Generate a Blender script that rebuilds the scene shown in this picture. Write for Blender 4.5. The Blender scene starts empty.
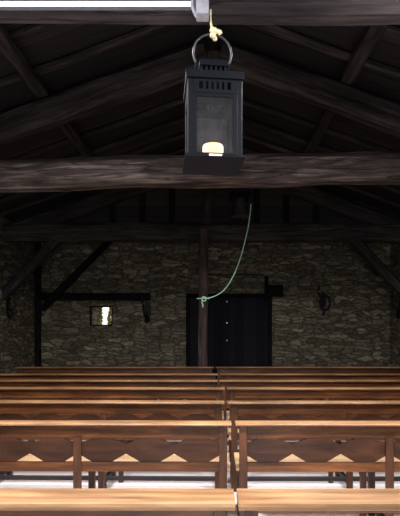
import bpy, math, random
from mathutils import Vector, Matrix, noise

random.seed(7)
scn = bpy.context.scene
col = scn.collection

# ------------------------------------------------------------------ camera
F = 480.0            # focal length in pixels of the 400x516 frame
PX, PY = 213.0, 325.0   # vanishing point of the view axis
H = 1.57             # eye height
cam_d = bpy.data.cameras.new('camera')
cam = bpy.data.objects.new('camera', cam_d)
col.objects.link(cam)
cam.location = (0, 0, H)
cam.rotation_euler = (math.pi / 2, 0, 0)
cam_d.sensor_fit = 'VERTICAL'
cam_d.sensor_height = 36.0
cam_d.lens = F * 36.0 / 516.0
cam_d.shift_x = (200 - PX) / 516.0
cam_d.shift_y = (PY - 258) / 516.0
cam_d.clip_start = 0.05
scn.camera = cam

scn.view_settings.view_transform = 'Standard'
scn.view_settings.look = 'None'
scn.view_settings.gamma = 1.0
scn.view_settings.use_curve_mapping = False
scn.view_settings.exposure = 0.0


def at(px, py, d):
    return Vector(((px - PX) * d / F, d, H + (PY - py) * d / F))


# ------------------------------------------------------------------ materials
def new_mat(name):
    m = bpy.data.materials.new(name)
    m.use_nodes = True
    nt = m.node_tree
    b = nt.nodes['Principled BSDF']
    return m, nt, b


def N(nt, t, **kw):
    n = nt.nodes.new(t)
    for k, v in kw.items():
        setattr(n, k, v)
    return n


def lin(c):
    return tuple(((x / 255.0) / 12.92 if x / 255.0 <= .04045 else ((x / 255.0 + .055) / 1.055) ** 2.4) for x in c) + (1,)


def ramp(nt, stops):
    r = N(nt, 'ShaderNodeValToRGB')
    e = r.color_ramp.elements
    e[0].position, e[0].color = stops[0]
    e[1].position, e[1].color = stops[-1]
    for p, c in stops[1:-1]:
        k = e.new(p)
        k.color = c
    return r


def wood(name, dark, mid, light, scale=(1.2, 14, 14), rough=.5, bump=.25, spec=.3, vary=.25, cracks=0.0, dist=.6):
    m, nt, b = new_mat(name)
    L = nt.links.new
    tc = N(nt, 'ShaderNodeTexCoord')
    oi = N(nt, 'ShaderNodeObjectInfo')
    add = N(nt, 'ShaderNodeVectorMath', operation='MULTIPLY_ADD')
    cmb = N(nt, 'ShaderNodeCombineXYZ')
    for i in range(3):
        L(oi.outputs['Random'], cmb.inputs[i])
    add.inputs[1].default_value = (17, 11, 13)
    L(cmb.outputs[0], add.inputs[0])
    L(tc.outputs['Object'], add.inputs[2])
    mp = N(nt, 'ShaderNodeMapping')
    mp.inputs['Scale'].default_value = scale
    L(add.outputs[0], mp.inputs[0])
    n1 = N(nt, 'ShaderNodeTexNoise')
    n1.inputs['Scale'].default_value = 1.6
    n1.inputs['Detail'].default_value = 7
    n1.inputs['Roughness'].default_value = .62
    n1.inputs['Distortion'].default_value = dist
    L(mp.outputs[0], n1.inputs['Vector'])
    r = ramp(nt, [(.3, lin(dark)), (.5, lin(mid)), (.72, lin(light))])
    L(n1.outputs['Fac'], r.inputs[0])
    # big soft patches of wear
    n2 = N(nt, 'ShaderNodeTexNoise')
    n2.inputs['Scale'].default_value = 1.5
    n2.inputs['Detail'].default_value = 3
    L(add.outputs[0], n2.inputs['Vector'])
    hsv = N(nt, 'ShaderNodeHueSaturation')
    mr = N(nt, 'ShaderNodeMapRange')
    mr.inputs['From Min'].default_value = .3
    mr.inputs['From Max'].default_value = .7
    mr.inputs['To Min'].default_value = .72
    mr.inputs['To Max'].default_value = 1.25
    L(n2.outputs['Fac'], mr.inputs[0])
    mr2 = N(nt, 'ShaderNodeMapRange')
    mr2.inputs['To Min'].default_value = 1 - vary
    mr2.inputs['To Max'].default_value = 1 + vary
    L(oi.outputs['Random'], mr2.inputs[0])
    mul = N(nt, 'ShaderNodeMath', operation='MULTIPLY')
    L(mr.outputs[0], mul.inputs[0])
    L(mr2.outputs[0], mul.inputs[1])
    L(mul.outputs[0], hsv.inputs['Value'])
    L(r.outputs[0], hsv.inputs['Color'])
    out = hsv.outputs[0]
    bfac = n1.outputs['Fac']
    if cracks:
        mp2 = N(nt, 'ShaderNodeMapping')
        mp2.inputs['Scale'].default_value = (.55, 9, 9)
        L(add.outputs[0], mp2.inputs[0])
        v = N(nt, 'ShaderNodeTexNoise')
        v.inputs['Scale'].default_value = 1.1
        v.inputs['Detail'].default_value = 4
        L(mp2.outputs[0], v.inputs['Vector'])
        s = N(nt, 'ShaderNodeMath', operation='SUBTRACT')
        s.inputs[1].default_value = .5
        L(v.outputs['Fac'], s.inputs[0])
        ab = N(nt, 'ShaderNodeMath', operation='ABSOLUTE')
        L(s.outputs[0], ab.inputs[0])
        cr = ramp(nt, [(0.0, (0, 0, 0, 1)), (.02, (1, 1, 1, 1))])
        L(ab.outputs[0], cr.inputs[0])
        mx = N(nt, 'ShaderNodeMix', data_type='RGBA', blend_type='MULTIPLY')
        mx.inputs[0].default_value = cracks
        L(out, mx.inputs[6])
        L(cr.outputs[0], mx.inputs[7])
        out = mx.outputs[2]
        mm = N(nt, 'ShaderNodeMath', operation='MULTIPLY')
        L(cr.outputs[0], mm.inputs[0])
        L(n1.outputs['Fac'], mm.inputs[1])
        bfac = mm.outputs[0]
    L(out, b.inputs['Base Color'])
    bp = N(nt, 'ShaderNodeBump')
    bp.inputs['Strength'].default_value = bump
    bp.inputs['Distance'].default_value = .02
    L(bfac, bp.inputs['Height'])
    L(bp.outputs[0], b.inputs['Normal'])
    b.inputs['Roughness'].default_value = rough
    b.inputs['Specular IOR Level'].default_value = spec
    return m


def plain(name, c, rough=.5, metal=0.0, spec=.4, nscale=40, amt=.15):
    m, nt, b = new_mat(name)
    L = nt.links.new
    tc = N(nt, 'ShaderNodeTexCoord')
    n = N(nt, 'ShaderNodeTexNoise')
    n.inputs['Scale'].default_value = nscale
    n.inputs['Detail'].default_value = 4
    L(tc.outputs['Object'], n.inputs['Vector'])
    a = tuple(x * (1 - amt) for x in lin(c)[:3]) + (1,)
    z = tuple(min(1, x * (1 + amt)) for x in lin(c)[:3]) + (1,)
    r = ramp(nt, [(.35, a), (.65, z)])
    L(n.outputs['Fac'], r.inputs[0])
    L(r.outputs[0], b.inputs['Base Color'])
    b.inputs['Roughness'].default_value = rough
    b.inputs['Metallic'].default_value = metal
    b.inputs['Specular IOR Level'].default_value = spec
    return m


def emit(name, c, s):
    m, nt, b = new_mat(name)
    b.inputs['Base Color'].default_value = tuple(c) + (1,)
    b.inputs['Emission Color'].default_value = tuple(c) + (1,)
    b.inputs['Emission Strength'].default_value = s
    return m


def stone_mat():
    m, nt, b = new_mat('rubble_stone')
    L = nt.links.new
    tc = N(nt, 'ShaderNodeTexCoord')
    wob = N(nt, 'ShaderNodeTexNoise')
    wob.inputs['Scale'].default_value = 3.4
    wob.inputs['Detail'].default_value = 3
    L(tc.outputs['Object'], wob.inputs['Vector'])
    ma = N(nt, 'ShaderNodeVectorMath', operation='MULTIPLY_ADD')
    ma.inputs[1].default_value = (.42, .42, .17)
    L(wob.outputs['Color'], ma.inputs[0])
    L(tc.outputs['Object'], ma.inputs[2])
    mp = N(nt, 'ShaderNodeMapping')
    mp.inputs['Scale'].default_value = (3.2, 3.2, 12.5)
    L(ma.outputs[0], mp.inputs[0])
    ve = N(nt, 'ShaderNodeTexVoronoi', feature='DISTANCE_TO_EDGE')
    ve.inputs['Scale'].default_value = 1.0
    ve.inputs['Randomness'].default_value = .8
    vc = N(nt, 'ShaderNodeTexVoronoi', feature='F1')
    vc.inputs['Scale'].default_value = 1.0
    vc.inputs['Randomness'].default_value = .8
    L(mp.outputs[0], ve.inputs['Vector'])
    L(mp.outputs[0], vc.inputs['Vector'])
    edge = ramp(nt, [(.0, (0, 0, 0, 1)), (.11, (1, 1, 1, 1))])
    L(ve.outputs['Distance'], edge.inputs[0])
    sep = N(nt, 'ShaderNodeSeparateColor')
    L(vc.outputs['Color'], sep.inputs[0])
    stone = ramp(nt, [(0, lin((86, 80, 69))), (.35, lin((104, 98, 85))), (.7, lin((116, 109, 94))), (1, lin((142, 133, 115)))])
    L(sep.outputs[0], stone.inputs[0])
    fine = N(nt, 'ShaderNodeTexNoise')
    fine.inputs['Scale'].default_value = 18
    fine.inputs['Detail'].default_value = 6
    L(tc.outputs['Object'], fine.inputs['Vector'])
    fr = ramp(nt, [(.3, (.55, .55, .55, 1)), (.7, (1.15, 1.15, 1.1, 1))])
    L(fine.outputs['Fac'], fr.inputs[0])
    mx = N(nt, 'ShaderNodeMix', data_type='RGBA', blend_type='MULTIPLY')
    mx.inputs[0].default_value = 1
    L(stone.outputs[0], mx.inputs[6])
    L(fr.outputs[0], mx.inputs[7])
    jm = N(nt, 'ShaderNodeMix', data_type='RGBA')
    L(edge.outputs[0], jm.inputs[0])
    jm.inputs[6].default_value = lin((66, 62, 54))
    L(mx.outputs[2], jm.inputs[7])
    L(jm.outputs[2], b.inputs['Base Color'])
    hm = N(nt, 'ShaderNodeMath', operation='MULTIPLY_ADD')
    L(fine.outputs['Fac'], hm.inputs[0])
    hm.inputs[1].default_value = .35
    L(edge.outputs[0], hm.inputs[2])
    bp = N(nt, 'ShaderNodeBump')
    bp.inputs['Strength'].default_value = .6
    bp.inputs['Distance'].default_value = .05
    L(hm.outputs[0], bp.inputs['Height'])
    L(bp.outputs[0], b.inputs['Normal'])
    b.inputs['Roughness'].default_value = .95
    b.inputs['Specular IOR Level'].default_value = .1
    return m


def planks_mat(name, c0, c1, w=.2, axis='Y'):
    """boards laid side by side across `axis`, with dark joints"""
    m, nt, b = new_mat(name)
    L = nt.links.new
    tc = N(nt, 'ShaderNodeTexCoord')
    sp = N(nt, 'ShaderNodeSeparateXYZ')
    L(tc.outputs['Object'], sp.inputs[0])
    dv = N(nt, 'ShaderNodeMath', operation='DIVIDE')
    dv.inputs[1].default_value = w
    L(sp.outputs[axis], dv.inputs[0])
    fl = N(nt, 'ShaderNodeMath', operation='FLOOR')
    fr = N(nt, 'ShaderNodeMath', operation='FRACT')
    L(dv.outputs[0], fl.inputs[0])
    L(dv.outputs[0], fr.inputs[0])
    wn = N(nt, 'ShaderNodeTexWhiteNoise', noise_dimensions='1D')
    L(fl.outputs[0], wn.inputs['W'])
    gr = N(nt, 'ShaderNodeTexNoise')
    gr.inputs['Scale'].default_value = 3
    gr.inputs['Detail'].default_value = 6
    mp = N(nt, 'ShaderNodeMapping')
    mp.inputs['Scale'].default_value = {'Y': (1, 12, 1), 'Z': (1, 1, 12), 'X': (12, 1, 1)}[axis]
    L(tc.outputs['Object'], mp.inputs[0])
    L(mp.outputs[0], gr.inputs['Vector'])
    av = N(nt, 'ShaderNodeMath', operation='MULTIPLY_ADD')
    av.inputs[1].default_value = .5
    L(wn.outputs['Value'], av.inputs[0])
    hf = N(nt, 'ShaderNodeMath', operation='MULTIPLY')
    hf.inputs[1].default_value = .6
    L(gr.outputs['Fac'], hf.inputs[0])
    L(hf.outputs[0], av.inputs[2])
    r = ramp(nt, [(.2, lin(c0)), (.8, lin(c1))])
    L(av.outputs[0], r.inputs[0])
    j = ramp(nt, [(0, (.08, .08, .08, 1)), (.07, (1, 1, 1, 1))])
    L(fr.outputs[0], j.inputs[0])
    mx = N(nt, 'ShaderNodeMix', data_type='RGBA', blend_type='MULTIPLY')
    mx.inputs[0].default_value = 1
    L(r.outputs[0], mx.inputs[6])
    L(j.outputs[0], mx.inputs[7])
    L(mx.outputs[2], b.inputs['Base Color'])
    bp = N(nt, 'ShaderNodeBump')
    bp.inputs['Strength'].default_value = .5
    bp.inputs['Distance'].default_value = .02
    L(j.outputs[0], bp.inputs['Height'])
    L(bp.outputs[0], b.inputs['Normal'])
    b.inputs['Roughness'].default_value = .85
    b.inputs['Specular IOR Level'].default_value = .15
    return m


def glass_mat(name, haze=(.25, .25, .27), amt=.06):
    m, nt, b = new_mat(name)
    L = nt.links.new
    nt.nodes.remove(b)
    tr = N(nt, 'ShaderNodeBsdfTransparent')
    gl = N(nt, 'ShaderNodeBsdfGlossy')
    gl.inputs['Roughness'].default_value = .08
    df = N(nt, 'ShaderNodeBsdfDiffuse')
    df.inputs['Color'].default_value = haze + (1,)
    fz = N(nt, 'ShaderNodeFresnel')
    fz.inputs['IOR'].default_value = 1.4
    m1 = N(nt, 'ShaderNodeMixShader')
    L(fz.outputs[0], m1.inputs[0])
    L(tr.outputs[0], m1.inputs[1])
    L(gl.outputs[0], m1.inputs[2])
    n = N(nt, 'ShaderNodeTexNoise')
    n.inputs['Scale'].default_value = 14
    n.inputs['Detail'].default_value = 5
    tc = N(nt, 'ShaderNodeTexCoord')
    L(tc.outputs['Object'], n.inputs['Vector'])
    mu = N(nt, 'ShaderNodeMath', operation='MULTIPLY')
    mu.inputs[1].default_value = amt * 2
    L(n.outputs['Fac'], mu.inputs[0])
    m2 = N(nt, 'ShaderNodeMixShader')
    L(mu.outputs[0], m2.inputs[0])
    L(m1.outputs[0], m2.inputs[1])
    L(df.outputs[0], m2.inputs[2])
    L(m2.outputs[0], nt.nodes['Material Output'].inputs['Surface'])
    return m


def floor_mat():
    m, nt, b = new_mat('pale_floor')
    L = nt.links.new
    tc = N(nt, 'ShaderNodeTexCoord')
    n = N(nt, 'ShaderNodeTexNoise')
    n.inputs['Scale'].default_value = 2.5
    n.inputs['Detail'].default_value = 8
    L(tc.outputs['Object'], n.inputs['Vector'])
    r = ramp(nt, [(.3, lin((232, 228, 232))), (.7, lin((246, 243, 246)))])
    L(n.outputs['Fac'], r.inputs[0])
    br = N(nt, 'ShaderNodeTexBrick')
    br.offset = 0
    br.inputs['Scale'].default_value = 1
    br.inputs['Brick Width'].default_value = .5
    br.inputs['Row Height'].default_value = .5
    br.inputs['Mortar Size'].default_value = .006
    br.inputs['Color1'].default_value = (1, 1, 1, 1)
    br.inputs['Color2'].default_value = (.96, .96, .96, 1)
    br.inputs['Mortar'].default_value = (.88, .88, .88, 1)
    L(tc.outputs['Object'], br.inputs['Vector'])
    mx = N(nt, 'ShaderNodeMix', data_type='RGBA', blend_type='MULTIPLY')
    mx.inputs[0].default_value = 1
    L(r.outputs[0], mx.inputs[6])
    L(br.outputs['Color'], mx.inputs[7])
    L(mx.outputs[2], b.inputs['Base Color'])
    b.inputs['Roughness'].default_value = .4
    return m


M = {}
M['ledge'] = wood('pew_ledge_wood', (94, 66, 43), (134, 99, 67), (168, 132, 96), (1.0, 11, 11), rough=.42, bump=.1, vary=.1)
M['board'] = wood('pew_board_wood', (48, 26, 13), (80, 46, 23), (110, 68, 36), (1.2, 12, 12), rough=.38, bump=.1, vary=.2)
M['splat'] = wood('pew_splat_wood', (34, 18, 11), (58, 32, 18), (78, 46, 27), (1.2, 10, 10), rough=.4, bump=.1, vary=.15)
M['post'] = wood('pew_post_wood', (40, 23, 14), (64, 37, 22), (88, 53, 31), (12, 12, 1.4), rough=.42, bump=.1, vary=.15)
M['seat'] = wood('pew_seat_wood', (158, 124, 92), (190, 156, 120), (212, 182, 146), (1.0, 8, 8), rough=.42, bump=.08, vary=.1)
M['stretch'] = wood('pew_stretcher_wood', (22, 19, 22), (34, 29, 32), (46, 38, 40), (1.2, 10, 10), rough=.55, bump=.1, vary=.1)
M['tie'] = wood('hewn_oak', (34, 29, 29), (72, 63, 61), (132, 123, 121), (1.0, 9, 9), rough=.85, bump=.7, spec=.15, vary=.05, cracks=.75)
M['timber'] = wood('roof_timber', (28, 26, 28), (49, 45, 46), (72, 66, 65), (1.0, 10, 10), rough=.9, bump=.5, spec=.1, vary=.2, cracks=.6)
M['oldpost'] = wood('post_timber', (42, 35, 35), (66, 55, 54), (90, 77, 73), (1.0, 10, 10), rough=.85, bump=.5, spec=.1, vary=.1, cracks=.6)
M['blackwood'] = wood('blackened_timber', (12, 10, 10), (20, 17, 17), (32, 27, 25), (1.0, 10, 10), rough=.9, bump=.4, spec=.1, vary=.1, cracks=.5)
M['deck'] = planks_mat('roof_boards', (26, 24, 27), (50, 46, 48), .19, 'Y')
M['gable'] = planks_mat('gable_boards', (28, 26, 28), (50, 45, 46), .21, 'Z')
M['door'] = planks_mat('door_boards', (16, 16, 22), (27, 27, 35), .16, 'X')
M['stone'] = stone_mat()
M['floor'] = floor_mat()
M['iron'] = plain('black_iron', (20, 19, 20), .6, .3, .3)
M['lantern'] = plain('painted_lantern_metal', (7, 10, 17), .5, 0.0, .14)
M['grey_metal'] = plain('grey_metal', (60, 62, 70), .45, .3)
M['steel'] = plain('bright_steel', (190, 190, 195), .3, .9)
M['white_metal'] = plain('white_enamel', (104, 108, 124), .4)
M['greycap'] = plain('grey_plastic_cap', (168, 166, 178), .5)
M['knot'] = plain('cream_cord', (236, 222, 182), .9, 0, .1, 120, .3)
M['bellrope'] = plain('pale_green_rope', (190, 236, 204), .9, 0, .1, 90, .2)
M['bell'] = plain('dark_bronze', (70, 68, 70), .5, .5)
M['label'] = plain('white_tag', (230, 228, 224), .5)
M['tube'] = emit('lit_tube', (1.0, .955, .93), 1.1)
M['glass'] = glass_mat('lantern_glass')
M['pane'] = glass_mat('window_glass', (.5, .5, .5), .02)
M['leaf'] = plain('yellow_green_leaves', (138, 126, 66), .7, 0, .2, 5, .4)
M['bark'] = plain('tree_bark', (96, 74, 52), .9, 0, .1, 12, .4)
M['grass'] = plain('outside_grass', (120, 130, 70), .9, 0, .1, 3, .3)


def candle_mat():
    m, nt, b = new_mat('glowing_wax')
    b.inputs['Base Color'].default_value = (.9, .75, .5, 1)
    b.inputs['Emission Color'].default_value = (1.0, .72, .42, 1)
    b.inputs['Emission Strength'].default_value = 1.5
    return m


M['wax'] = candle_mat()
M['flame'] = emit('candle_glow', (1.0, .85, .62), 6.0)


# ------------------------------------------------------------------ mesh helpers
class MB:
    def __init__(s):
        s.v, s.f = [], []

    def add(s, vs, fs):
        o = len(s.v)
        s.v += [tuple(v) for v in vs]
        s.f += [tuple(i + o for i in f) for f in fs]
        return s

    def box(s, x0, x1, y0, y1, z0, z1, c=0.0):
        """box; c > 0 chamfers the edges running along the longest axis"""
        dims = (x1 - x0, y1 - y0, z1 - z0)
        ax = dims.index(max(dims))
        lo, hi = (x0, y0, z0), (x1, y1, z1)
        o = [i for i in range(3) if i != ax]
        a, b = o
        if c <= 0:
            sec = [(lo[a], lo[b]), (hi[a], lo[b]), (hi[a], hi[b]), (lo[a], hi[b])]
        else:
            sec = [(lo[a] + c, lo[b]), (hi[a] - c, lo[b]), (hi[a], lo[b] + c), (hi[a], hi[b] - c),
                   (hi[a] - c, hi[b]), (lo[a] + c, hi[b]), (lo[a], hi[b] - c), (lo[a], lo[b] + c)]
        vs = []
        for t in (lo[ax], hi[ax]):
            for p, q in sec:
                v = [0, 0, 0]
                v[ax], v[a], v[b] = t, p, q
                vs.append(v)
        n = len(sec)
        fs = [(i, (i + 1) % n, n + (i + 1) % n, n + i) for i in range(n)]
        fs += [tuple(range(n))[::-1], tuple(range(n, 2 * n))]
        return s.add(vs, fs)

    def tube(s, pts, r, n=8, closed=False):
        pts = [Vector(p) for p in pts]
        m = len(pts)
        rr = r if isinstance(r, (list, tuple)) else [r] * m
        vs, fs = [], []
        up = Vector((0.13, 0.31, 1)).normalized()
        for i, p in enumerate(pts):
            if closed:
                t = pts[(i + 1) % m] - pts[i - 1]
            else:
                t = pts[min(i + 1, m - 1)] - pts[max(i - 1, 0)]
            t.normalize()
            a = t.cross(up)
            if a.length < .1:
                a = t.cross(Vector((1, 0, 0)))
            a.normalize()
            b = t.cross(a)
            for k in range(n):
                an = 2 * math.pi * k / n
                vs.append(p + (a * math.cos(an) + b * math.sin(an)) * rr[i])
        for i in range(m if closed else m - 1):
            j = (i + 1) % m
            for k in range(n):
                fs.append((i * n + k, i * n + (k + 1) % n, j * n + (k + 1) % n, j * n + k))
        if not closed:
            fs += [tuple(range(n))[::-1], tuple(range((m - 1) * n, m * n))]
        return s.add(vs, fs)

    def lathe(s, prof, n=24, c=(0, 0, 0)):
        vs, fs = [], []
        for r, z in prof:
            for k in range(n):
                a = 2 * math.pi * k / n
                vs.append((c[0] + r * math.cos(a), c[1] + r * math.sin(a), c[2] + z))
        m = len(prof)
        for i in range(m - 1):
            for k in range(n):
                fs.append((i * n + k, i * n + (k + 1) % n, (i + 1) * n + (k + 1) % n, (i + 1) * n + k))
        fs += [tuple(range(n))[::-1], tuple(range((m - 1) * n, m * n))]
        return s.add(vs, fs)

    def strip(s, xs, top, bot, y0, y1):
        """upright board in the XZ plane with shaped top and bottom edges"""
        vs, fs = [], []
        for x in xs:
            vs += [(x, y0, bot(x)), (x, y0, top(x)), (x, y1, bot(x)), (x, y1, top(x))]
        for i in range(len(xs) - 1):
            a, b = 4 * i, 4 * i + 4
            fs += [(a, b, b + 1, a + 1), (a + 2, a + 3, b + 3, b + 2), (a + 1, b + 1, b + 3, a + 3), (a, a + 2, b + 2, b)]
        e = 4 * (len(xs) - 1)
        fs += [(0, 1, 3, 2), (e, e + 2, e + 3, e + 1)]
        return s.add(vs, fs)

    def build(s, name, mat, parent=None, smooth=0):
        me = bpy.data.meshes.new(name)
        me.from_pydata(s.v, [], s.f)
        me.update()
        if smooth:
            me.shade_smooth()
            me.set_sharp_from_angle(angle=math.radians(smooth))
        me.materials.append(mat)
        o = bpy.data.objects.new(name, me)
        col.objects.link(o)
        if parent:
            o.parent = parent
        return o


def tag(o, label, cat, group=None):
    o['label'] = label
    o['category'] = cat
    if group:
        o['group'] = group
    return o


def empty(name, loc=(0, 0, 0), rz=0.0):
    o = bpy.data.objects.new(name, None)
    o.empty_display_size = .1
    o.location = loc
    o.rotation_euler = (0, 0, rz)
    col.objects.link(o)
    return o


def struct(o):
    o['kind'] = 'structure'
    return o


def copy_tree(o, parent=None):
    c = o.copy()
    col.objects.link(c)
    if parent:
        c.parent = parent
    for ch in [k for k in bpy.data.objects if k.parent == o]:
        copy_tree(ch, c)
    return c


def hewn(name, p0, p1, w, h, mat, parent=None, rough=.012, seg=None, up=(0, 0, 1), sag=0.0, taper=1.0, rnd=.22):
    """a hand-hewn timber from p0 to p1: w wide, h high, its own X axis along the length"""
    p0, p1 = Vector(p0), Vector(p1)
    ln = (p1 - p0).length
    x = (p1 - p0).normalized()
    y = Vector(up).cross(x)
    if y.length < .01:
        y = Vector((0, 1, 0))
    y.normalize()
    z = x.cross(y)
    seg = seg or max(6, int(ln / .12))
    c = min(w, h) * rnd
    sec0 = [(-w / 2 + c, -h / 2), (0, -h / 2), (w / 2 - c, -h / 2), (w / 2, -h / 2 + c), (w / 2, 0), (w / 2, h / 2 - c),
            (w / 2 - c, h / 2), (0, h / 2), (-w / 2 + c, h / 2), (-w / 2, h / 2 - c), (-w / 2, 0), (-w / 2, -h / 2 + c)]
    n = len(sec0)
    off = Vector((random.uniform(0, 50), random.uniform(0, 50), random.uniform(0, 50)))
    vs = []
    for i in range(seg + 1):
        t = i / seg
        k = 1 + (taper - 1) * t
        b = noise.noise(off + Vector((t * ln * .6, 0, 0))) * rough * 1.6
        for (u, v) in sec0:
            q = off + Vector((t * ln * 1.4, u * 5, v * 5))
            du = noise.noise(q) * rough
            dv = noise.noise(q + Vector((9, 4, 2))) * rough
            vs.append((t * ln, u * k + du, v * k + dv + b - sag * 4 * t * (1 - t)))
    fs = []
    for i in range(seg):
        for k in range(n):
            a, bq = i * n + k, i * n + (k + 1) % n
            fs.append((a, bq, bq + n, a + n))
    fs += [tuple(range(n))[::-1], tuple(range(seg * n, seg * n + n))]
    o = MB().add(vs, fs).build(name, mat, parent, smooth=38)
    mw = Matrix((x, y, z)).transposed().to_4x4()
    mw.translation = p0
    if parent:
        mw = parent.matrix_basis.inverted() @ mw
    o.matrix_basis = mw
    return o


# ------------------------------------------------------------------ setting
WX, DB, DF = 3.98, 10.8, -3.2       # side walls, back wall, wall behind the camera
SL = .36                            # roof slope
ZR = 5.13                           # deck underside at the ridge


def roof(x):
    return ZR - SL * abs(x)


struct(MB().box(-WX - .7, WX + .7, DF - .7, DB + .9, -.2, 0).build('floor', M['floor']))
for side, sx in (('left', -1), ('right', 1)):
    x0, x1 = sorted((sx * WX, sx * (WX + .6)))
    struct(MB().box(x0, x1, DF - .6, DB + .7, 0, 3.62).build('wall_' + side, M['stone']))

# back wall with a small window and a door opening
wx0, wx1, wz0, wz1 = -2.78, -2.26, 1.55, 2.0
dx0, dx1, dz1 = -.61, 1.33, 2.28
bw = MB()
Y0, Y1 = DB, DB + .7
for (xa, xb, za, zb) in ((-WX, wx0, 0, 3.62), (wx0, wx1, 0, wz0), (wx0, wx1, wz1, 3.62), (wx1, dx0, 0, 3.62), (dx0, dx1, dz1, 3.62), (dx1, WX, 0, 3.62)):
    bw.box(xa, xb, Y0, Y1, za, zb)
# gable above
bw.add([(-WX, Y0, 3.62), (WX, Y0, 3.62), (WX, Y0, roof(WX) + .05), (0, Y0, ZR + .05), (-WX, Y0, roof(WX) + .05),
        (-WX, Y1, 3.62), (WX, Y1, 3.62), (WX, Y1, roof(WX) + .05), (0, Y1, ZR + .05), (-WX, Y1, roof(WX) + .05)],
       [(0, 1, 2, 3, 4), (9, 8, 7, 6, 5), (0, 5, 6, 1), (1, 6, 7, 2), (2, 7, 8, 3), (3, 8, 9, 4), (4, 9, 5, 0)])
struct(bw.build('wall_back', M['stone']))
fw = MB().box(-WX, -1, DF - .6, DF, 0, 3.62).box(1, WX, DF - .6, DF, 0, 3.62).box(-1, 1, DF - .6, DF, 2.3, 3.62)
fw.add([(-WX, DF - .6, 3.62), (WX, DF - .6, 3.62), (WX, DF - .6, roof(WX) + .05), (0, DF - .6, ZR + .05), (-WX, DF - .6, roof(WX) + .05),
        (-WX, DF, 3.62), (WX, DF, 3.62), (WX, DF, roof(WX) + .05), (0, DF, ZR + .05), (-WX, DF, roof(WX) + .05)],
       [(0, 1, 2, 3, 4), (9, 8, 7, 6, 5), (0, 5, 6, 1), (1, 6, 7, 2), (2, 7, 8, 3), (3, 8, 9, 4), (4, 9, 5, 0)])
struct(fw.build('wall_front', M['stone']))
EX = WX + .65
ceil = MB()
for sx in (-1, 1):
    a = [(0, DF - .65, ZR), (sx * EX, DF - .65, roof(EX)), (sx * EX, DB + .75, roof(EX)), (0, DB + .75, ZR)]
    b = [(x, y, z + .12) for x, y, z in a]
    ceil.add(a + b, [(0, 1, 2, 3), (7, 6, 5, 4), (0, 4, 5, 1), (1, 5, 6, 2), (2, 6, 7, 3), (3, 7, 4, 0)])
struct(ceil.build('ceiling', M['deck']))

# the small window
win = empty('window_1', ((wx0 + wx1) / 2, DB + .07, wz0))
struct(win)
ww, wh = (wx1 - wx0) / 2, wz1 - wz0
fr = MB()
fr.box(-ww, -ww + .03, -.03, .03, 0, wh).box(ww - .03, ww, -.03, .03, 0, wh)
fr.box(-ww + .03, ww - .03, -.03, .03, 0, .03).box(-ww + .03, ww - .03, -.03, .03, wh - .03, wh)
fr.build('window_frame', M['blackwood'], win)
MB().box(-ww + .03, ww - .03, -.004, .004, .03, wh - .03).build('pane', M['pane'], win)

# the double door
dr = struct(empty('door_1', ((dx0 + dx1) / 2, DB + .1, 0)))
hw = (dx1 - dx0) / 2
df = MB()
df.box(-hw, -hw + .09, -.05, .12, 0, dz1, .01).box(hw - .09, hw, -.05, .12, 0, dz1, .01).box(-hw + .09, hw - .09, -.05, .12, dz1 - .09, dz1, .01)
df.build('door_frame', M['blackwood'], dr)
for k, (a, b) in enumerate(((-hw + .09, -.005), (.005, hw - .09))):
    leaf = MB().box(a, b, 0, .06, .01, dz1 - .09).build('door_leaf', M['door'], dr)
for z in (2.10, 1.62, 1.22):
    bo = MB().lathe([(.0, -.02), (.014, -.018), (.018, 0)], 10).build('bolt', M['steel'], leaf)
    bo.location = (-.045, -.013, z)
    bo.rotation_euler = (math.pi / 2, 0, math.pi)
MB().box(-.04, .04, -.012, -.001, .01, dz1 - .09, .003).build('joint_strip', M['door'], dr)
# thin timber strip standing in for a dark shadow joint over the door
struct(hewn('shadow_joint_1', (-.3, DB - .002, 2.70), (1.16, DB - .002, 2.70), .03, .04, M['oldpost'], rough=.008))

# ------------------------------------------------------------------ roof timbers
def truss(d, zb, h, w, label, mat, king=True, dipl=0.0, struts=True, kx=0.0):
    t = empty('roof_truss', (0, d, 0))
    tag(t, label, 'roof truss')
    hewn('tie_beam', (-WX + .01, d, zb + h / 2 - dipl), (WX - .01, d, zb + h / 2), w, h, mat, t, rough=.018)
    ap = 4.55
    for sx in (-1, 1):
        x1 = WX - .02
        hewn('principal_rafter', (sx * x1, d, ap - SL * x1 + .16), (sx * .09, d, ap - SL * .09 + .16), w * .8, .30, M['timber'], t, rough=.02)
    if king:
        hewn('king_post', (kx, d, zb + h - .02), (kx, d, ap + .14), w * .7, .2, M['timber'], t, rough=.012, up=(0, 1, 0))
    return t


T1, T2, T3 = 2.50, 5.56, 9.15
truss(T1, 3.166, .36, .16, 'dark roof truss nearest the camera, carrying the lit tube lamp and hanging lantern', M['timber'])
truss(T2, 3.28, .33, .30, 'heavy weathered roof truss right behind the hanging lantern, its tie beam cracked', M['tie'], dipl=.19)
t3 = truss(T3, 3.155, .35, .26, 'far dark roof truss standing on the central post in front of the stone wall', M['timber'], kx=-.10)
# knee braces of the far truss
hewn('knee_brace', at(-8, 307, T3), at(56, 240, T3), .16, .22, M['timber'], t3, rough=.012, up=(0, 1, 0))
hewn('knee_brace', at(424, 313, T3), at(352, 238, T3), .16, .24, M['timber'], t3, rough=.012, up=(0, 1, 0))
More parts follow.
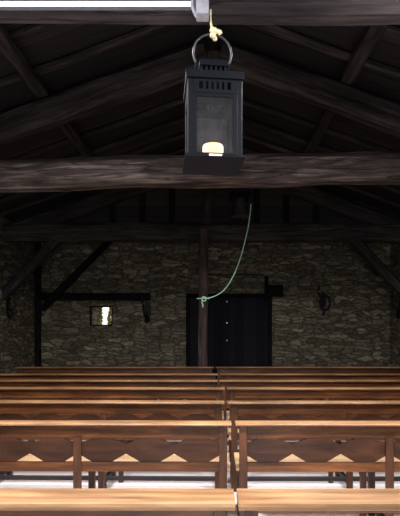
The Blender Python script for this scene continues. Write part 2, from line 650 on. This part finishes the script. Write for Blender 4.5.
# boarded gable of the far truss
g = empty('gable_boarding', (0, T3 + .2, 3.45))
tag(g, 'dark horizontal boards with upright studs filling the far truss above its tie beam', 'boarding')
zt = lambda x: 4.62 - SL * abs(x) - 3.45
gb = MB().add([(-WX + .03, 0, 0), (WX - .03, 0, 0), (WX - .03, 0, max(.02, zt(WX))), (0, 0, zt(0)), (-WX + .03, 0, max(.02, zt(WX))),
               (-WX + .03, .03, 0), (WX - .03, .03, 0), (WX - .03, .03, max(.02, zt(WX))), (0, .03, zt(0)), (-WX + .03, .03, max(.02, zt(WX)))],
              [(0, 1, 2, 3, 4), (9, 8, 7, 6, 5), (0, 5, 6, 1), (1, 6, 7, 2), (2, 7, 8, 3), (3, 8, 9, 4), (4, 9, 5, 0)])
gb.build('board_panel', M['gable'], g)
for x in (-1.95, -1.37, -.80, .85, 1.42, 2.0):
    MB().box(x - .055, x + .055, -.07, 0, 0, zt(x) - .02, .008).build('stud', M['blackwood'], g)

# purlins run away from the camera, one piece per slope, ridge piece on top
for x, z, nm, lb in ((-1.97, 4.95 - SL * 1.97, 'purlin', 'round dark purlin running under the left roof slope'),
                     (1.55, 4.95 - SL * 1.55, 'purlin', 'round dark purlin running under the right roof slope'),
                     (0, 4.94, 'ridge_beam', 'dark ridge beam running along the peak of the roof')):
    tag(hewn(nm, (x, DF + .02, z), (x, DB - .02, z), .15, .15, M['timber'], rough=.02, rnd=.3), lb, 'beam')
ords = ['first', 'second', 'third', 'fourth', 'fifth', 'sixth', 'seventh', 'eighth', 'ninth', 'tenth']
ys = [y for y in [5.3 + .62 * k for k in range(-13, 9)] if y > DF + .1]
for y in ys:
    for s, sx in (('left', -1), ('right', 1)):
        if y < 5.0:
            k = len([q for q in ys if y <= q < 5.0])
            lab = f'dark pole rafter on the {s} roof slope, {ords[min(9, k - 1)] if k <= 10 else str(k) + "th"} in front of the middle truss'
        else:
            k = len([q for q in ys if 5.0 < q <= y])
            lab = f'dark pole rafter on the {s} roof slope, {ords[k - 1]} from the middle truss towards the back'
        lift = 5.08 if sx < 0 else 5.075
        o = hewn('rafter', (sx * (WX - .01), y, lift - SL * (WX - .01)), (sx * .03, y, lift - SL * .03), .09, .085, M['timber'], rough=.012, seg=14, rnd=.3)
        tag(o, lab, 'rafter', 'pole rafters under the roof boards')

# central post, corner post, loft beam, brace on the back wall
pc = (202.5 - PX) * 8.93 / F
tag(hewn('timber_post', (pc, 8.94, 0), (pc + .02, 8.94, 3.34), .16, .235, M['oldpost'], rough=.015, up=(0, 1, 0)),
    'square brown timber post in the middle, rising in front of the dark door', 'post')
tag(hewn('corner_post', (-WX + .075, DB - .08, 0), (-WX + .075, DB - .08, 3.6), .12, .12, M['blackwood'], rough=.008, up=(0, 1, 0)),
    'slim black upright post in the left back corner', 'post')
zb = H + (PY - 296.5) * 10.68 / F
tag(hewn('wall_beam', (-WX + .15, DB - .075, zb), (at(150, 296, 10.7).x, DB - .075, zb - .01), .14, .155, M['blackwood'], rough=.012),
    'black horizontal beam on the stone wall above the small window', 'beam')
tag(hewn('wall_brace', at(42, 309, 10.55), at(112, 238, 10.55), .12, .22, M['blackwood'], rough=.012, up=(0, 1, 0)),
    'slanting black timber brace crossing the wall beam left of the small window', 'brace')


# ------------------------------------------------------------------ pews
LP, NP, PER, E0 = 3.37, 9, .36, .065
XC = [-LP / 2 + E0 + PER * k for k in range(NP + 1)]


def tri(x, hw_, ht):
    d = min(abs(x - c) for c in XC)
    return max(0.0, ht * (1 - d / hw_))


def make_pew(style, dep):
    t = empty('church_pew')
    a, b = -LP / 2, LP / 2
    # ledge with a rounded nose towards the camera
    th = .035 if dep > .15 else .020
    prof = [(-dep, .85 - th * .4), (-dep + .005, .85 - th * .8), (-dep + .015, .85 - th), (0, .85 - th), (0, .845), (-.006, .85), (-dep + .014, .85), (-dep + .004, .847)]
    bt_ = .85 - th
    vs = [(a, y, z) for y, z in prof] + [(b, y, z) for y, z in prof]
    n = len(prof)
    fs = [(i, (i + 1) % n, n + (i + 1) % n, n + i) for i in range(n)] + [tuple(range(n))[::-1], tuple(range(n, 2 * n))]
    MB().add(vs, fs).build('book_ledge', M['ledge'], t, smooth=30)
    ia, ib = a + .03, b - .03
    if style == 'hex':
        MB().box(ia, ib, -.05, -.022, .725, bt_, .004).build('top_board', M['board'], t)
        bt, bb = .545, .73
        xs = sorted(set([ia + .06, ib - .06] + [c + o for c in XC for o in (-.125, -.06, 0, .06, .125) if ia + .06 < c + o < ib - .06]
                        + [c + o for c in XC for o in (-.112, .112) if ia + .06 < c + o < ib - .06]))
        MB().strip(xs, lambda x: bb - tri(x, .125, .052), lambda x: bt + tri(x, .112, .064), -.044, -.026).build('lozenge_panel', M['splat'], t)
        MB().box(ia, ib, -.055, -.018, .478, .546, .004).build('bottom_rail', M['board'], t)
        mid_top = .735
    else:
        MB().box(ia, ib, -.05, -.022, .758, bt_, .004).build('top_board', M['board'], t)
        MB().box(ia, ib, -.055, -.018, .478, .52, .004).build('bottom_rail', M['board'], t)
        mid_top = .76
    for x, zt_ in ((ia + .03, bt_), (XC[3], mid_top), (XC[6], mid_top), (ib - .03, bt_)):
        MB().box(x - .03, x + .03, -.068, -.02 if zt_ > .8 else -.045, 0, zt_, .004).build('post', M['post'], t)
        lx = x
        MB().box(lx - .025, lx + .025, .33, .385, 0, .472, .004).build('leg', M['post'], t)
        MB().box(lx - .018, lx + .018, -.02, .33, .06, .105, .003).build('side_stretcher', M['stretch'], t)
    MB().box(a + .01, b - .01, -.018, .42, .472, .5, .006).build('seat', M['seat'], t)
    MB().box(ia + .06, ib - .06, -.06, -.03, .098, .137, .003).build('stretcher', M['stretch'], t)
    for x in (-LP / 2 + 1.03, LP / 2 - 1.03):
        k = MB().box(x - .022, x + .022, .18, .225, 0, .472, .004)
        k.add([(x - .015, .225, .33), (x - .015, .225, .472), (x - .015, .38, .472), (x + .015, .225, .33), (x + .015, .225, .472), (x + .015, .38, .472)],
              [(0, 1, 2), (5, 4, 3), (0, 3, 4, 1), (1, 4, 5, 2), (2, 5, 3, 0)])
        k.build('seat_bracket', M['post'], t)
    return t


rows = [  # far edge of ledge (m), aisle end of left block, aisle end of right block, turn of the left pew
    (2.12, .090, .104, .000), (3.62, .136, .166, -.010), (4.58, .108, .142, -.018), (5.57, .135, .160, -.010),
    (6.33, .062, .082, -.006), (7.14, .072, .098, .000), (8.31, .015, .044, .010)]
first = {}
where = ['nearest the camera', 'second from the camera', 'third from the camera', 'fourth from the camera', 'fifth from the camera',
         'third row from the back wall', 'farthest row, by the back wall']
where[5] = 'second to last before the back wall'
for i, (d, xl, xr, rz) in enumerate(rows):
    for blk in ('left', 'right'):
        st = 'open' if (i == 0 and blk == 'right') else 'hex'
        st = (st, .185 if i == 0 else .125)
        if st not in first:
            first[st] = make_pew(*st)
            p = first[st]
        else:
            p = copy_tree(first[st])
        x = xl - LP / 2 if blk == 'left' else xr + LP / 2
        p.location = (x, d - (rz * LP / 2 if blk == 'left' else 0), 0)
        p.rotation_euler = (0, 0, rz if blk == 'left' else 0)
        look = 'brown wooden pew with worn ledge' if i < 2 else ('varnished pew with lozenge back' if i < 4 else 'reddish pew mostly hidden')
        tag(p, f'{look} in the {blk} block, {where[i]}', 'pew', 'rows of wooden church pews')

# ------------------------------------------------------------------ tube lamp on the near tie beam
ft = empty('tube_lamp', (0, 2.34, 3.135))
tag(ft, 'long lit fluorescent tube lamp with grey end cap on the nearest beam', 'lamp')
MB().box(-1.36, -.085, -.005, .10, .028, .085, .01).build('housing', M['white_metal'], ft)
tb = MB().tube([(-1.32, 0, 0), (-.095, 0, 0)], .0105, 10).build('tube', M['tube'], ft, smooth=60)
MB().box(-.082, -.020, -.035, .03, -.068, .085, .006).build('end_cap', M['greycap'], ft)
MB().box(-1.40, -1.33, -.035, .06, -.048, .085, .006).build('end_cap', M['greycap'], ft)
sc = MB().lathe([(.0, -.006), (.005, -.005), (.006, 0)], 8).build('screw', M['iron'], ft)
sc.location = (-.05, -.035, .015)
sc.rotation_euler = (math.pi / 2, 0, math.pi)
MB().tube([(-.092, -.01, .06), (-.1, -.012, .02), (-.1, -.012, -.02), (-.088, -.01, -.05), (-.078, 0, -.062)], .009, 8).build('lamp_holder', M['greycap'], ft, smooth=60)

# ------------------------------------------------------------------ lantern
LD = 2.36
ln = empty('lantern', (0, LD, 2.35), math.radians(6))
ln.location.x = -.003
tag(ln, 'black metal lantern with glass sides hanging from the nearest beam', 'lantern')
a = .128
base = MB()
sec = [(a + .014, 0), (a + .015, .004), (a + .010, .010), (a + .006, .014), (a + .006, .016)]
for i in range(len(sec) - 1):
    (r0, z0), (r1, z1) = sec[i], sec[i + 1]
    base.add([(-r0, -r0, z0), (r0, -r0, z0), (r0, r0, z0), (-r0, r0, z0), (-r1, -r1, z1), (r1, -r1, z1), (r1, r1, z1), (-r1, r1, z1)],
             [(0, 1, 5, 4), (1, 2, 6, 5), (2, 3, 7, 6), (3, 0, 4, 7)])
r0, r1, z1 = sec[0][0], sec[-1][0], sec[-1][1]
base.add([(-r0, -r0, 0), (r0, -r0, 0), (r0, r0, 0), (-r0, r0, 0)], [(3, 2, 1, 0)])
base.add([(-r1, -r1, z1), (r1, -r1, z1), (r1, r1, z1), (-r1, r1, z1)], [(0, 1, 2, 3)])
base.build('base', M['lantern'], ln)
zb0, zb1 = .016, .367
for sx in (-1, 1):
    for sy in (-1, 1):
        MB().box(sx * a - .013 - sx * .013, sx * a + .013 - sx * .013, sy * a - .013 - sy * .013, sy * a + .013 - sy * .013, zb0, zb1, .003).build('corner_post', M['lantern'], ln)
# slotted upper band and glass on four sides (one panel per side)
for k in range(4):
    R = Matrix.Rotation(k * math.pi / 2, 4, 'Z')
    def put(mb, nm, mat, **kw):
        mb.v = [tuple(R @ Vector(v)) for v in mb.v]
        return mb.build(nm, mat, ln, **kw)
    band = MB()
    i = a - .026
    band.box(-i, i, -a, -a + .008, .300, .317).box(-i, i, -a, -a + .008, .352, zb1)
    ns = 7
    pitch = 2 * i / (ns * 2 + 1)
    band.box(-i, -i + 2.0 * pitch, -a, -a + .008, .317, .352).box(i - 2.0 * pitch, i, -a, -a + .008, .317, .352)
    xs0 = -i + 2.0 * pitch
    span = 2 * i - 4 * pitch
    for q in range(6):
        c = xs0 + span * (q + .5) / 6
        if q:
            c0 = xs0 + span * q / 6
            band.box(c0 - .007, c0 + .007, -a, -a + .008, .317, .352)
    put(band, 'vent_band', M['lantern'])
    frm = MB()
    frm.box(-i, -i + .016, -a + .002, -a + .014, zb0, .300).box(i - .016, i, -a + .002, -a + .014, zb0, .300)
    frm.box(-i + .016, i - .016, -a + .002, -a + .014, zb0, zb0 + .007).box(-i + .016, i - .016, -a + .002, -a + .014, .284, .300)
    put(frm, 'glass_frame', M['lantern'])
    put(MB().box(-i + .016, i - .016, -a + .007, -a + .010, zb0 + .007, .284), 'glass_pane', M['glass'])
MB().box(-a - .008, a + .008, -a - .008, a + .008, zb1, zb1 + .034, 0).build('roof_rim', M['lantern'], ln)
v = MB()
b_ = .062
z0, z1 = zb1 + .034, zb1 + .122
v.box(-b_, b_, -b_, b_, z0, z0 + .02).box(-b_ - .006, b_ + .006, -b_ - .006, b_ + .006, z1 - .028, z1)
for k in range(6):
    c = -b_ + 2 * b_ * (k + .0) / 5 * .92 + .005
    for s in (-1, 1):
        v.box(c - .006, c + .006, s * b_ - (.006 if s > 0 else 0), s * b_ + (.006 if s < 0 else 0), z0 + .02, z1 - .028)
        v.box(s * b_ - (.006 if s > 0 else 0), s * b_ + (.006 if s < 0 else 0), c - .006, c + .006, z0 + .02, z1 - .028)
v.box(-b_ + .006, b_ - .006, -.002, .002, z0 + .02, z0 + .034)
v.build('chimney', M['lantern'], ln)
MB().tube([(.094 * math.cos(t), 0, .555 + .094 * math.sin(t)) for t in [math.radians(-38 + 256 * k / 32) for k in range(33)]], .0055, 8).build('ring_handle', M['grey_metal'], ln, smooth=60)
MB().box(-.085, -.070, -.01, .01, zb1 + .03, .505, 0).add([], []).build('handle_lug', M['lantern'], ln)
MB().box(.070, .085, -.01, .01, zb1 + .03, .505, 0).build('handle_lug', M['lantern'], ln)
MB().box(-.03, .03, -a - .018, -a - .008, .002, .010).build('tag', M['label'], ln)

cd = empty('candle', (0, LD, 2.35 + .017))
tag(cd, 'short lit cream candle glowing inside the hanging lantern', 'candle')
MB().lathe([(.05, 0), (.051, .004), (.051, .078), (.047, .084), (.032, .082), (.001, .081)], 24).build('wax', M['wax'], cd, smooth=40)
MB().lathe([(.001, .079), (.004, .082), (.005, .086), (.003, .090), (.0008, .095)], 12).build('flame', M['flame'], cd, smooth=60)

# knotted cord between beam and lantern ring
kn = MB()
zc = 3.0
kn.tube([(-.012, LD + .06, 3.16), (-.012, LD + .02, 3.12), (-.010, LD - .005, 3.05), (-.004, LD, 3.01)], .006, 8)
pts = []
for k in range(60):
    t = k / 59
    an = t * 2 * math.pi * 3.2
    pts.append((.004 + .011 * math.cos(an) * (.6 + .4 * math.sin(an * .5)), LD + .011 * math.sin(an * 1.1), 3.022 - .040 * t + .006 * math.sin(an * 2)))
kn.tube(pts, .0105, 8)
kn.tube([(.008, LD - .006, 3.004), (.022, LD - .012, 3.008), (.034, LD - .01, 3.002), (.038, LD - .008, 2.994)], [.008, .010, .012, .009], 8)
tag(kn.build('knotted_cord', M['knot'], smooth=60), 'cream cord tied in a knot holding the lantern ring', 'cord')
hk = MB().tube([(-.012, LD + .09, 3.19), (-.012, LD + .08, 3.15), (-.012, LD + .06, 3.145), (-.012, LD + .05, 3.16)], .005, 8)
tag(hk.build('iron_hook', M['iron'], smooth=60), 'small iron hook driven into the nearest beam above the cord', 'hook')

# ------------------------------------------------------------------ bell and its rope
BD = 8.80
bc = at(240, 218, BD)
bl = empty('bell', bc)
tag(bl, 'small dark bronze bell hanging in front of the far truss', 'bell')
MB().lathe([(.165, 0), (.178, .012), (.160, .05), (.128, .12), (.112, .22), (.106, .31), (.088, .365), (.05, .395), (.001, .40)], 28).build('bell_body', M['bell'], bl, smooth=45)
MB().tube([(0, 0, .02), (0, 0, -.05), (0, 0, -.055)], [.012, .02, .028], 10).build('clapper', M['iron'], bl, smooth=45)
MB().box(-.17, .20, -.045, .045, .40, .49, .012).build('headstock', M['blackwood'], bl)
MB().tube([(.19, 0, .45), (.215, -.02, .38), (.205, -.02, .30)], .014, 8).build('lever', M['iron'], bl, smooth=45)
for sx in (-1, 1):
    MB().box(sx * .15 - .02, sx * .15 + .02, .045, T3 + .13 - BD, .42, .47, .005).build('bracket', M['iron'], bl)
rp = []
for (x, y, d) in ((251, 204, BD - .02), (250, 215, BD - .03), (248, 228, BD - .06), (245, 241, BD - .07), (241, 256, BD - .05), (236, 270, BD - .03), (230, 282, BD - .01),
                  (223, 291, 8.80), (215, 296, 8.81), (208, 298, 8.80), (204, 297, 8.795)):
    rp.append(at(x, y, d))
def smooth_path(p, n=5):
    out = []
    for i in range(len(p) - 1):
        a0, a1, a2, a3 = p[max(i - 1, 0)], p[i], p[i + 1], p[min(i + 2, len(p) - 1)]
        for k in range(n):
            t = k / n
            out.append(.5 * ((2 * a1) + (a2 - a0) * t + (2 * a0 - 5 * a1 + 4 * a2 - a3) * t * t + (3 * a1 - a0 - 3 * a2 + a3) * t ** 3))
    out.append(p[-1])
    return out
br = MB().tube(smooth_path(rp), .011, 8)
k0 = at(204, 299, 8.79)
br.tube([k0 + Vector((.035 * math.cos(t), .012 * math.sin(t * 2), .04 * math.sin(t))) for t in [k * math.pi / 8 for k in range(16)]], .014, 8, closed=True)
br.tube([k0 + Vector((-.03, 0, 0)), k0 + Vector((-.04, -.004, -.06)), k0 + Vector((-.02, 0, -.11)), k0 + Vector((-.025, 0, -.15))], .013, 8)
br.tube([k0 + Vector((-.13, .02, .01)), k0 + Vector((-.05, -.002, .012)), k0 + Vector((.05, -.002, .01)), k0 + Vector((.10, .02, .008))], .010, 8)
tag(br.build('bell_rope', M['bellrope'], smooth=60), 'pale green bell rope curving down and knotted to the central post', 'rope')

# ------------------------------------------------------------------ wrought iron sconces on the walls
def sconce(label, loc, rz, big=1.0, ring=False):
    cx = -.13 if ring else -.07
    """local -Y points away from the wall"""
    t = empty('wall_sconce', loc, rz)
    tag(t, label, 'wall sconce', 'iron wall sconces')
    p = MB()
    w = .075 * big
    p.strip([-w, -w * .6, -w * .25, 0, w * .25, w * .6, w], lambda x: .2 * big - abs(x) * 1.2, lambda x: -.2 * big + abs(x) * 1.6, -.02, 0)
    p.build('back_plate', M['iron'], t)
    MB().tube(smooth_path([Vector(q) * big for q in ((0, -.015, -.02), (-.01, -.08, -.1), (-.03, -.16, -.06), (cx * .85, -.17, .06), (cx, -.16, .16))]), .014 * big, 8).build('arm', M['iron'], t, smooth=60)
    MB().lathe([(.012, 0), (.04, .02), (.045, .035), (.022, .04), (.022, .12), (.001, .125)], 14, (cx * big, -.16 * big, (.2 if ring else .15) * big)).build('cup', M['iron'], t, smooth=45)
    if ring:
        MB().tube([(.03 + .11 * math.cos(q), -.06, -.07 + .16 * math.sin(q)) for q in [k * math.pi / 10 for k in range(20)]], .026, 8, closed=True).build('wreath_ring', M['iron'], t, smooth=60)
        MB().tube([(.02, -.06, -.22), (.0, -.06, -.30), (-.02, -.06, -.36)], [.02, .028, .012], 8).build('drop', M['iron'], t, smooth=60)
    else:
        MB().tube([(0, -.03, -.12), (.01, -.06, -.2), (-.01, -.05, -.27)], [.05, .075, .03], 8).build('drop', M['iron'], t, smooth=60)
    return t


p = at(323, 300, DB)
sconce('black iron sconce with a ring on the back wall right of the door', (p.x, DB, p.z), 0, ring=True)
p = at(147, 311, DB)
sconce('narrow black iron sconce under the right end of the wall beam', (p.x, DB - .0, p.z), 0, big=1.15)
sconce('black iron sconce on the left side wall at the left edge', (-WX, 9.28, 1.98), math.pi / 2)
sconce('black iron sconce on the right side wall at the right edge', (WX, 10.15, 2.0), -math.pi / 2)

# bracket by the door's top right corner
bk = empty('wall_bracket', (at(272, 291, DB).x, DB, at(272, 291, DB).z))
tag(bk, 'black block on a short upright bar by the top right corner of the door', 'bracket')
MB().box(-.17, -.09, -.06, 0, -.2, .33, .01).build('upright', M['blackwood'], bk)
MB().box(-.09, .23, -.16, 0, -.13, .12, .02).build('block', M['blackwood'], bk)

# ------------------------------------------------------------------ outside the small window
struct(MB().box(-14, 14, DB + .9, 34, -.3, -.1).build('ground', M['grass']))


def tree(x, y, h, cr, n, seedv, label, trunk_r=.08):
    rnd = random.Random(seedv)
    t = empty('garden_tree', (x, y, -.1))
    tag(t, label, 'tree')
    MB().tube([(0, 0, 0), (.03, 0, h * .4), (-.02, .02, h * .7), (.02, 0, h)], [trunk_r, trunk_r * .8, trunk_r * .6, .02], 9).build('trunk', M['bark'], t, smooth=60)
    mb = MB()
    for _ in range(n):
        u, w = rnd.uniform(0, 2 * math.pi), rnd.uniform(-1, 1)
        r = cr * rnd.random() ** .4
        c = Vector((r * math.cos(u) * math.sqrt(1 - w * w), r * math.sin(u) * math.sqrt(1 - w * w), h * .62 + w * h * .42))
        R = Matrix.Rotation(rnd.uniform(0, 6.28), 3, Vector((rnd.uniform(-1, 1), rnd.uniform(-1, 1), rnd.uniform(-1, 1) + .01)).normalized())
        s = rnd.uniform(.05, .09)
        mb.add([c + R @ Vector(q) * s for q in ((-1, 0, 0), (0, -.5, .1), (1, 0, 0), (0, .5, .1))], [(0, 1, 2, 3)])
    mb.build('foliage', M['leaf'], t)
    return t


tree(-3.45, 14.2, 3.0, .17, 2200, 3, 'yellow green tree seen through the left half of the small window', .07)
tree(-3.13, 14.6, 2.8, .07, 250, 5, 'thin leafy sapling seen at the right edge of the small window', .03)

# ------------------------------------------------------------------ light
def flood(x, y, z, tilt, power, label, size=.34, mount=None):  # unseen lamp with housing, added to brighten the pews and floor
    t = empty('added_fill_lamp', (x, y, z))
    t.rotation_euler = (tilt, 0, 0)
    t.matrix_basis = Matrix.Translation((x, y, z)) @ Matrix.Rotation(tilt, 4, 'X')
    tag(t, label, 'lamp', 'added fill lamps lighting the pews')
    h = size / 2
    hb = MB().box(-h - .02, h + .02, -h - .02, h + .02, .03, .11)
    for (xa, xb, ya, yb) in ((-h - .02, -h, -h - .02, h + .02), (h, h + .02, -h - .02, h + .02), (-h, h, -h - .02, -h), (-h, h, h, h + .02)):
        hb.box(xa, xb, ya, yb, -.01, .03)
    hb.build('housing', M['greycap'], t)
    MB().tube([(-h - .02, 0, .05), (-h - .05, 0, .05), (-h - .05, -.02, -.02), (-h - .05, -.04, .2), (h + .05, -.04, .2), (h + .05, -.02, -.02), (h + .05, 0, .05), (h + .02, 0, .05)], .01, 6).build('yoke', M['iron'], t)
    if mount == 'ceiling':
        rod = MB().tube([(x, y, z + .17), (x, y, roof(x) + .02)], .012, 8).build('hanging_rod', M['iron'], t)
        rod.matrix_parent_inverse = t.matrix_basis.inverted()
    else:
        MB().box(-.03, .03, -.28, -.03, .165, .195, .004).build('wall_arm', M['iron'], t)
    l = bpy.data.lights.new('added_fill_light', 'AREA')
    l.shape = 'SQUARE'
    l.size = size * .95
    l.energy = power
    l.color = (1.0, .965, .95)
    o = bpy.data.objects.new('added_fill_light', l)
    col.objects.link(o)
    o.parent = t
    o.location = (0, 0, .02)
    return t


for s, x, k in (('left', -1.3, 1.08), ('right', 1.3, .88)):
    flood(x, 1.4, 3.3, math.radians(8), 150 * k, f'added square grey fill lamp hanging from the roof over the nearest {s} pews', mount='ceiling')
    flood(x, 3.0, 3.62, math.radians(4), 132 * k, f'added square grey fill lamp over the {s} pews, just behind the nearest beam', mount='ceiling')
    flood(x, 5.95, 3.38, 0.0, 30, f'added square grey fill lamp over the {s} pews, behind the middle truss')

# fill light in a doorway behind the viewer, both added and unseen
l = bpy.data.lights.new('doorway_fill', 'AREA')
l.shape = 'RECTANGLE'
l.size, l.size_y = 1.9, 2.2
l.energy = 130
l.color = (.93, .96, 1.0)
o = bpy.data.objects.new('doorway_fill', l)
col.objects.link(o)
o.location = (0, DF - .25, 1.15)
o.rotation_euler = (math.pi / 2, 0, 0)

w = bpy.data.worlds.new('overcast_sky')
scn.world = w
w.use_nodes = True
bg = w.node_tree.nodes['Background']
bg.inputs[0].default_value = (1.0, 1.0, .95, 1)
bg.inputs[1].default_value = 1.6
